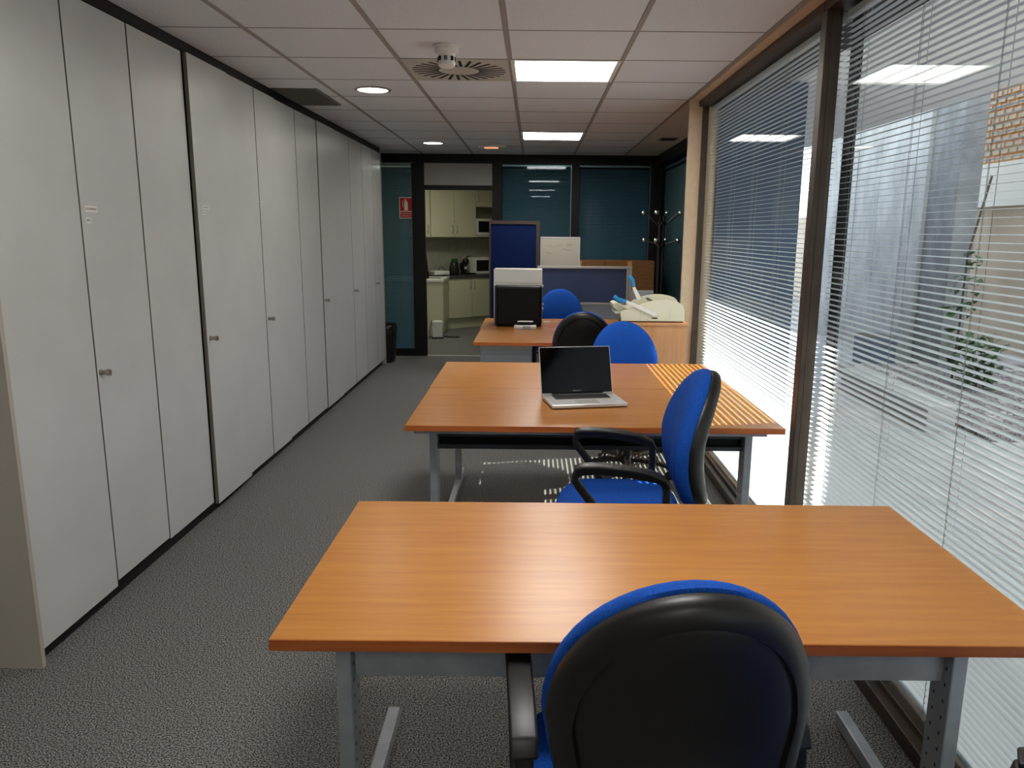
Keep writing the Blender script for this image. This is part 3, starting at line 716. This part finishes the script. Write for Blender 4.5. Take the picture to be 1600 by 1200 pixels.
# fire extinguisher sign on the partition glass
t = thing('fire_sign', 'red fire extinguisher sign on the glazed partition', 'sign', (-1.552, YP + .0075, 1.805))
BX('plate', white, t, -.082, .082, -.002, 0, -.125, .125)
BX('red_field', red, t, -.073, .073, -.003, -.002, -.038, .117); BX('red_field', red, t, -.073, .073, -.003, -.002, -.117, -.046)
m = MB(); m.prism([(-.022, -.03), (.022, -.03), (.022, .062), (.012, .078), (.006, .084), (.006, .098), (.0, .104), (-.010, .096), (-.006, .084), (-.012, .078), (-.022, .062)], -.004, -.003, 'y'); m.build('extinguisher_symbol', cream, t)
MB().tube([(-.004, -.0035, .095), (-.025, -.0035, .092), (-.040, -.0035, .068), (-.040, -.0035, .035), (-.030, -.0035, .010)], .0028, 6).build('hose_symbol', cream, t)
for s_t, zz in (('EXTINTOR DE', -.068), ('INCENDIOS', -.096)):
    o = place('lettering', text_mesh(s_t, .021, cream, .0003), t, (0, -.0036, zz)); o.rotation_euler = (R(90), 0, 0)

# ================================================================== KITCHENETTE
AL = R(40); KD = Vector((math.cos(AL), math.sin(AL), 0)); KN_ = Vector((-math.sin(AL), math.cos(AL), 0)); KS = Vector((-1.36, 12.12, 0))
TK = Matrix.Translation(KS) @ Matrix.Rotation(AL, 4, 'Z')       # x along the run, y into it, origin at its left front corner
def kitchen_thing(name, label, cat, sx, sy, z=0, group=None):
    p = TK @ Vector((sx, sy, z)); return thing(name, label, cat, p, AL, group)
def bow_handle(parent, x, y, z0, z1, nm='handle'):
    MB().tube([(x, y, z0), (x, y - .022, z0 + .015), (x, y - .026, (z0 + z1) / 2), (x, y - .022, z1 - .015), (x, y, z1)], .005, 8).build(nm, steel, parent, smooth=60)
def kunit(label, sx, w_, zb, zt, depth, handle, sy=0.0, plinth=True):
    t = kitchen_thing('kitchen_cabinet', label, 'cabinet', sx, sy, 0, 'kitchenette cabinets')
    BX('carcass', kitw, t, 0, w_, .0205, depth, zb, zt)
    d = BX('door', kitw, t, .0015, w_ - .0015, 0, .02, zb + .003, zt - .003, .002)
    hx = .04 if handle[0] == 'l' else w_ - .04
    bow_handle(d, hx, 0, handle[1], handle[1] + .13)
    if plinth: BX('plinth', kitw, t, 0, w_, .05, depth, 0, zb - .0005)
    return t
kunit('cream base cabinet, hinged on the left, under the worktop', 0, .466, .17, .80, .56, ('r', .62))
kunit('cream base cabinet, hinged on the right, under the worktop', .468, .466, .17, .80, .56, ('l', .62))
kunit('cream base cabinet by the divider wall', .936, .19, .17, .80, .56, ('l', .62))
t = kitchen_thing('worktop', 'dark grey kitchenette worktop', 'worktop', 0, 0)
BX('slab', ktop, t, .02, 1.12, -.02, .585, .8005, .842, .004)
kunit('cream wall cabinet with its handle beside the lock', -.135, .440, 1.44, 2.2, .33, ('r', 1.50), .25, False)
kunit('cream wall cabinet with a lock above its handle', .307, .425, 1.44, 2.2, .33, ('l', 1.50), .25, False)
MB().cyl(TK @ Vector((.335, .2505, 1.68)), TK @ Vector((.335, .240, 1.68)), .008, n=10).build('cabinet_lock', steel)
o = bpy.data.objects['cabinet_lock']; lk = [ob for ob in bpy.data.objects if ob.get('label') == 'cream wall cabinet with a lock above its handle'][0]
o.parent = lk; o.matrix_parent_inverse = (Matrix.Translation(TK @ Vector((.307, .25, 0))) @ Matrix.Rotation(AL, 4, 'Z')).inverted()
kunit('short cream wall cabinet over the upper microwave', .734, .45, 1.93, 2.2, .33, ('l', 2.0), .25, False)
kunit('narrow cream wall cabinet beside the doorway', -.34, .19, 1.44, 2.2, .33, ('r', 1.50), .25, False)
t = thing('kitchen_cabinet', 'cream base cabinet with its side panel towards the doorway', 'cabinet', (-1.79, 11.32, 0), 0, 'kitchenette cabinets')
BX('carcass', kitw, t, -.45, .43, .0, .76, .17, .80, .002); d = BX('door', kitw, t, .4305, .45, .005, .755, .173, .797, .002)
MB().tube([(.45, .62, .62), (.472, .62, .635), (.476, .62, .685), (.472, .62, .735), (.45, .62, .75)], .005, 8).build('handle', steel, d, smooth=60)
BX('plinth', kitw, t, -.45, .41, .0, .76, 0, .1695); BX('worktop', white, t, -.46, .46, -.015, .79, .8005, .838, .003)
# back wall of the kitchenette, parallel to the run
wk = struct(BX('wall_kitchen', kwall, None, -1.6, 1.8, .59, .65, 0, ZC, T=TK), 'painted wall behind the kitchenette units')
def on_run(name, label, cat, sx, sy, z=.842): return kitchen_thing(name, label, cat, sx, sy, z)
def microwave(label, sx, sy, z):
    t = on_run('microwave', label, 'microwave', sx, sy, z)
    BX('case', white, t, 0, .46, .02, .33, .008, .27, .004); BX('door', white, t, 0, .34, 0, .0195, .008, .27, .003); BX('window', screenm, t, .05, .30, -.0015, 0, .05, .23)
    BX('controls', creamd, t, .342, .46, .002, .0195, .008, .27, .003)
    for x in (.05, .41): BX('foot', blackpl, t, x - .015, x + .015, .05, .30, 0, .0081)
    return t
microwave('white microwave standing on the worktop', .64, .18, .842)
microwave('white microwave on the bracket shelf under the short cabinet', .742, .26, 1.472)
t = on_run('shelf', 'white bracket shelf under the upper microwave', 'shelf', .735, .25, 1.452); BX('board', white, t, 0, .5, 0, .339, 0, .02, .002)
t = on_run('coffee_machine', 'black capsule coffee machine with a white label', 'coffee machine', .50, .16)
BX('base', blackpl, t, -.05, .14, -.04, .16, 0, .03, .006); BX('column', blackpl, t, -.04, .04, .06, .16, .03, .20, .015)
MB().lathe([(.03, .16), (.05, .18), (.055, .22), (.04, .26), (.02, .27)], 20, (0, .06, 0)).build('head', blackpl, t, smooth=50); MB().tube([(0, .06, .265), (.03, .05, .29), (.07, .05, .30)], .009).build('lever', blackpl, t, smooth=60); BX('label_plate', white, t, -.022, .022, .0585, .06, .09, .13)
t = on_run('kettle', 'black kettle beside the green packet', 'kettle', .225, .15)
MB().lathe([(.07, 0), (.078, .01), (.08, .05), (.072, .15), (.06, .20), (.04, .215), (.02, .22)], 24).build('body', blackpl, t, smooth=50); MB().tube([(.06, 0, .19), (.11, 0, .18), (.115, 0, .10), (.078, 0, .05)], .01).build('handle', blackpl, t, smooth=60)
t = on_run('packet', 'green plastic packet between the kettle and coffee machine', 'packet', .365, .34)
loft([rring(.05, .035, 0), rring(.06, .04, .08), rring(.055, .035, .17), rring(.065, .02, .22), rring(.05, .008, .245)]).build('bag', greenp, t, smooth=60); BX('clip', greenp, t, -.06, .06, -.01, .01, .243, .255)
t = on_run('toaster', 'white flat sandwich toaster with a looped cable', 'toaster', -.02, .22)
BX('body', white, t, -.13, .15, -.09, .09, .012, .075, .012); BX('end_cap', steel, t, -.16, -.131, -.08, .08, .01, .065, .006)
for x in (-.1, .12): BX('foot', blackpl, t, x - .015, x + .015, -.06, .06, 0, .0125)
MB().tube([(.06, .09, .05), (.08, .12, .12), (.14, .13, .13), (.20, .08, .06), (.25, .04, .006)], .005).build('cable', blackpl, t, smooth=60)
t = thing('tray', 'small metal tray on the white worktop end', 'tray', (-1.50, 11.62, .838)); BX('plate', steel, t, -.10, .10, -.12, .12, 0, .008, .003); BX('rim', steel, t, -.10, .10, -.12, -.112, .008, .02)
t = thing('cloth_bag', 'dark cloth bag standing on the white worktop end', 'bag', (-1.645, 11.50, .838))
loft([rring(.07, .09, .0), rring(.085, .10, .04), rring(.06, .09, .12), rring(.05, .08, .30), rring(.035, .05, .40), rring(.012, .02, .43)]).build('cloth', blackm, t, smooth=70)
MB().tube([(-.03, .0, .41), (-.02, .0, .47), (.02, 0, .47), (.03, 0, .41)], .006).build('strap', blackpl, t)
t = thing('fan_heater', 'white portable heater with a trailing cable on the kitchenette floor', 'heater', (-1.40, 11.10, 0), R(12))
BX('body', white, t, -.085, .07, -.09, .09, .02, .255, .015); BX('grille', blackm, t, .0705, .073, -.06, .06, .05, .22); BX('base', blackpl, t, -.09, .075, -.095, .095, 0, .0205, .004)
MB().tube([(-.05, -.05, .25), (-.09, -.06, .27), (-.12, -.09, .12), (-.13, -.10, .006)], .005).build('strap', blackpl, t, smooth=60)
MB().tube([(.07, .0, .03), (.14, .02, .006), (.25, -.03, .006), (.33, .03, .006), (.28, .10, .006), (.16, .12, .006), (.08, .2, .006)], .005).build('cable', blackpl, t, smooth=60)
t = thing('ceiling_light', 'fluorescent ceiling light in the kitchenette', 'ceiling light', (-1.15, 10.9, ZC)); BX('frame', white, t, -.31, .31, -.31, .31, -.012, 0); BX('diffuser', klampm, t, -.28, .28, -.28, .28, -.016, -.0121)

# ================================================================== COURTYARD
struct(BX('ground', paving, None, 1.26, 40, -20, 5.52, -.3, -.05), 'pale paving of the courtyard')
struct(BX('ground_garden', paving, None, 1.61, 40, 5.52, 60, -.3, -.05), 'pale paving beside the garden bed')
ov = struct(BX('wall_overhang', whiter, None, XW + .13, 3.28, -8, 9.6, 2.56, 2.80), 'roof overhang above the tall windows')
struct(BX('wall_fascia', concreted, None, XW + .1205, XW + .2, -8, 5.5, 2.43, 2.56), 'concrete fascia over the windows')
struct(BX('wall_cladding', facade, None, XW + .1205, 1.86, 5.515, 5.5595, -.05, 2.55), 'dark blue cladding beside the tall windows')
struct(BX('wall_wing', facade, None, XF + .1205, 1.86, 5.57, 16, -.05, 2.55), 'dark blue facade of the next building wing')
wc = struct(place('wall_concrete', None), 'board-marked concrete courtyard wall')
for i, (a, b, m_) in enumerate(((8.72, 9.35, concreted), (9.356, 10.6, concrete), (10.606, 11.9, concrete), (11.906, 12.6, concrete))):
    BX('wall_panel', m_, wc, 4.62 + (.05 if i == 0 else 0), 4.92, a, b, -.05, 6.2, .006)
struct(BX('wall_garden', beigec, None, 6.55, 6.8, 6.75, 26, -.05, 1.95), 'beige rendered garden wall')
struct(BX('wall_parapet', whiter, None, 6.48, 6.85, 6.75, 14, 1.95, 2.55), 'white rendered parapet')
lw = struct(BX('wall_lattice', bricko, None, 6.62, 6.80, 6.75, 14, 2.55, 6.0), 'orange lattice brick wall')
br = MB().box(-.03, 0, -.075, .075, -.03, .03).mesh('lattice_block', beigec)
for r_ in range(22):
    for c2 in range(9):
        place('lattice_block', br, lw, (6.62, 9.9 + c2 * .2 + (.1 if r_ % 2 else 0), 2.62 + r_ * .09))
m = MB()
for r_ in range(36):
    for c2 in range(34):
        y = 6.9 + c2 * .2 + (.1 if r_ % 2 else 0)
        if r_ < 22 and 9.85 < y < 11.65: continue
        z = 2.62 + r_ * .09
        m.box(6.59, 6.62, y - .075, y + .075, z - .03, z + .03)
m.build('lattice_blocks', beigec, lw)['kind'] = 'stuff'
struct(BX('wall_low_sun_block', beigec, None, 14, 22, 5.73, 15, -.05, 8.8), 'unseen low block added to shade the courtyard ground')  # added out of view, height set to keep sun off the ground
struct(BX('wall_tall_sun_block', beigec, None, 14, 22, -20, 5.72, -.05, 12), 'unseen tall block added to shade the near windows')  # added out of view, its edge ends the sun on the blinds
# garden bed
gb = struct(BX('garden_bed', gravel, None, 3.55, 6.54, 5.8, 9.0, -.05, .03), 'gravel garden bed beside the concrete wall')
ico = bmesh.new(); bmesh.ops.create_icosphere(ico, subdivisions=1, radius=1.0); IV = [v.co.copy() for v in ico.verts]; IF = [tuple(v.index for v in f.verts) for f in ico.faces]; ico.free()
m = MB()
for i in range(1500):
    x, y = random.uniform(3.58, 5.6), random.uniform(5.85, 8.98); r_ = random.uniform(.015, .04)
    if abs(x - 4.45) < .4 and 7.1 < y < 8.35: continue
    m.add([(x + v.x * r_, y + v.y * r_ * 1.2, .03 + v.z * r_ * .6) for v in IV], IF)
g = m.build('gravel_stones', stone, None); tag(g, 'loose pale gravel stones on the garden bed', 'gravel', kind='stuff')
def leaf_cluster(n, cx, cy, cz, rx, ry, rz_, size):
    m = MB()
    for i in range(n):
        a = random.uniform(0, 2 * PI); q = random.random() ** .5; zz = random.uniform(-1, 1); k2 = math.sqrt(max(0, 1 - zz * zz * .8))
        p = Vector((cx + rx * q * math.cos(a) * k2, cy + ry * q * math.sin(a) * k2, cz + rz_ * zz))
        e = Matrix.Rotation(random.uniform(0, 6.28), 4, 'Z') @ Matrix.Rotation(random.uniform(-.9, .9), 4, 'X')
        s2 = size * random.uniform(.6, 1.2)
        m.add([p + e @ Vector(v) for v in ((0, 0, 0), (s2 * .4, s2 * .5, .1 * s2), (0, s2 * 1.1, 0), (-s2 * .4, s2 * .5, .1 * s2))], [(0, 1, 2, 3)])
    return m
t = thing('climbing_vine', 'thin leafy climbing plant leaning on the concrete wall', 'plant', (4.45, 8.0, .03))
MB().tube([(0, 0, 0), (.03, .02, .6), (.0, -.03, 1.3), (.10, -.12, 2.1)], .012).build('stem', barkm, t, smooth=60)
leaf_cluster(70, .02, 0, .75, .16, .16, .6, .12).build('foliage', leafm, t)['kind'] = 'stuff'
t = thing('garden_bush', 'low green bush on the gravel bed', 'plant', (4.45, 7.55, .03))
MB().tube([(0, 0, 0), (.02, .01, .25)], .012).build('stem', barkm, t); leaf_cluster(260, 0, 0, .28, .24, .24, .24, .09).build('foliage', leafm, t)['kind'] = 'stuff'
t = thing('planter', 'blue grey planter box standing against the concrete wall', 'planter', (4.25, 9.45, -.05))
BX('box', mat('planter_grey', ls(92, 104, 116), .7), t, -.16, .16, -.25, .25, 0, .36, .01); BX('soil', barkm, t, -.14, .14, -.23, .23, .36, .365)
t = thing('stone_block', 'pale concrete kerb block on the courtyard paving', 'kerb', (3.35, 7.0, -.05)); BX('block', concrete, t, -.12, .12, -.9, .9, 0, .22, .01)
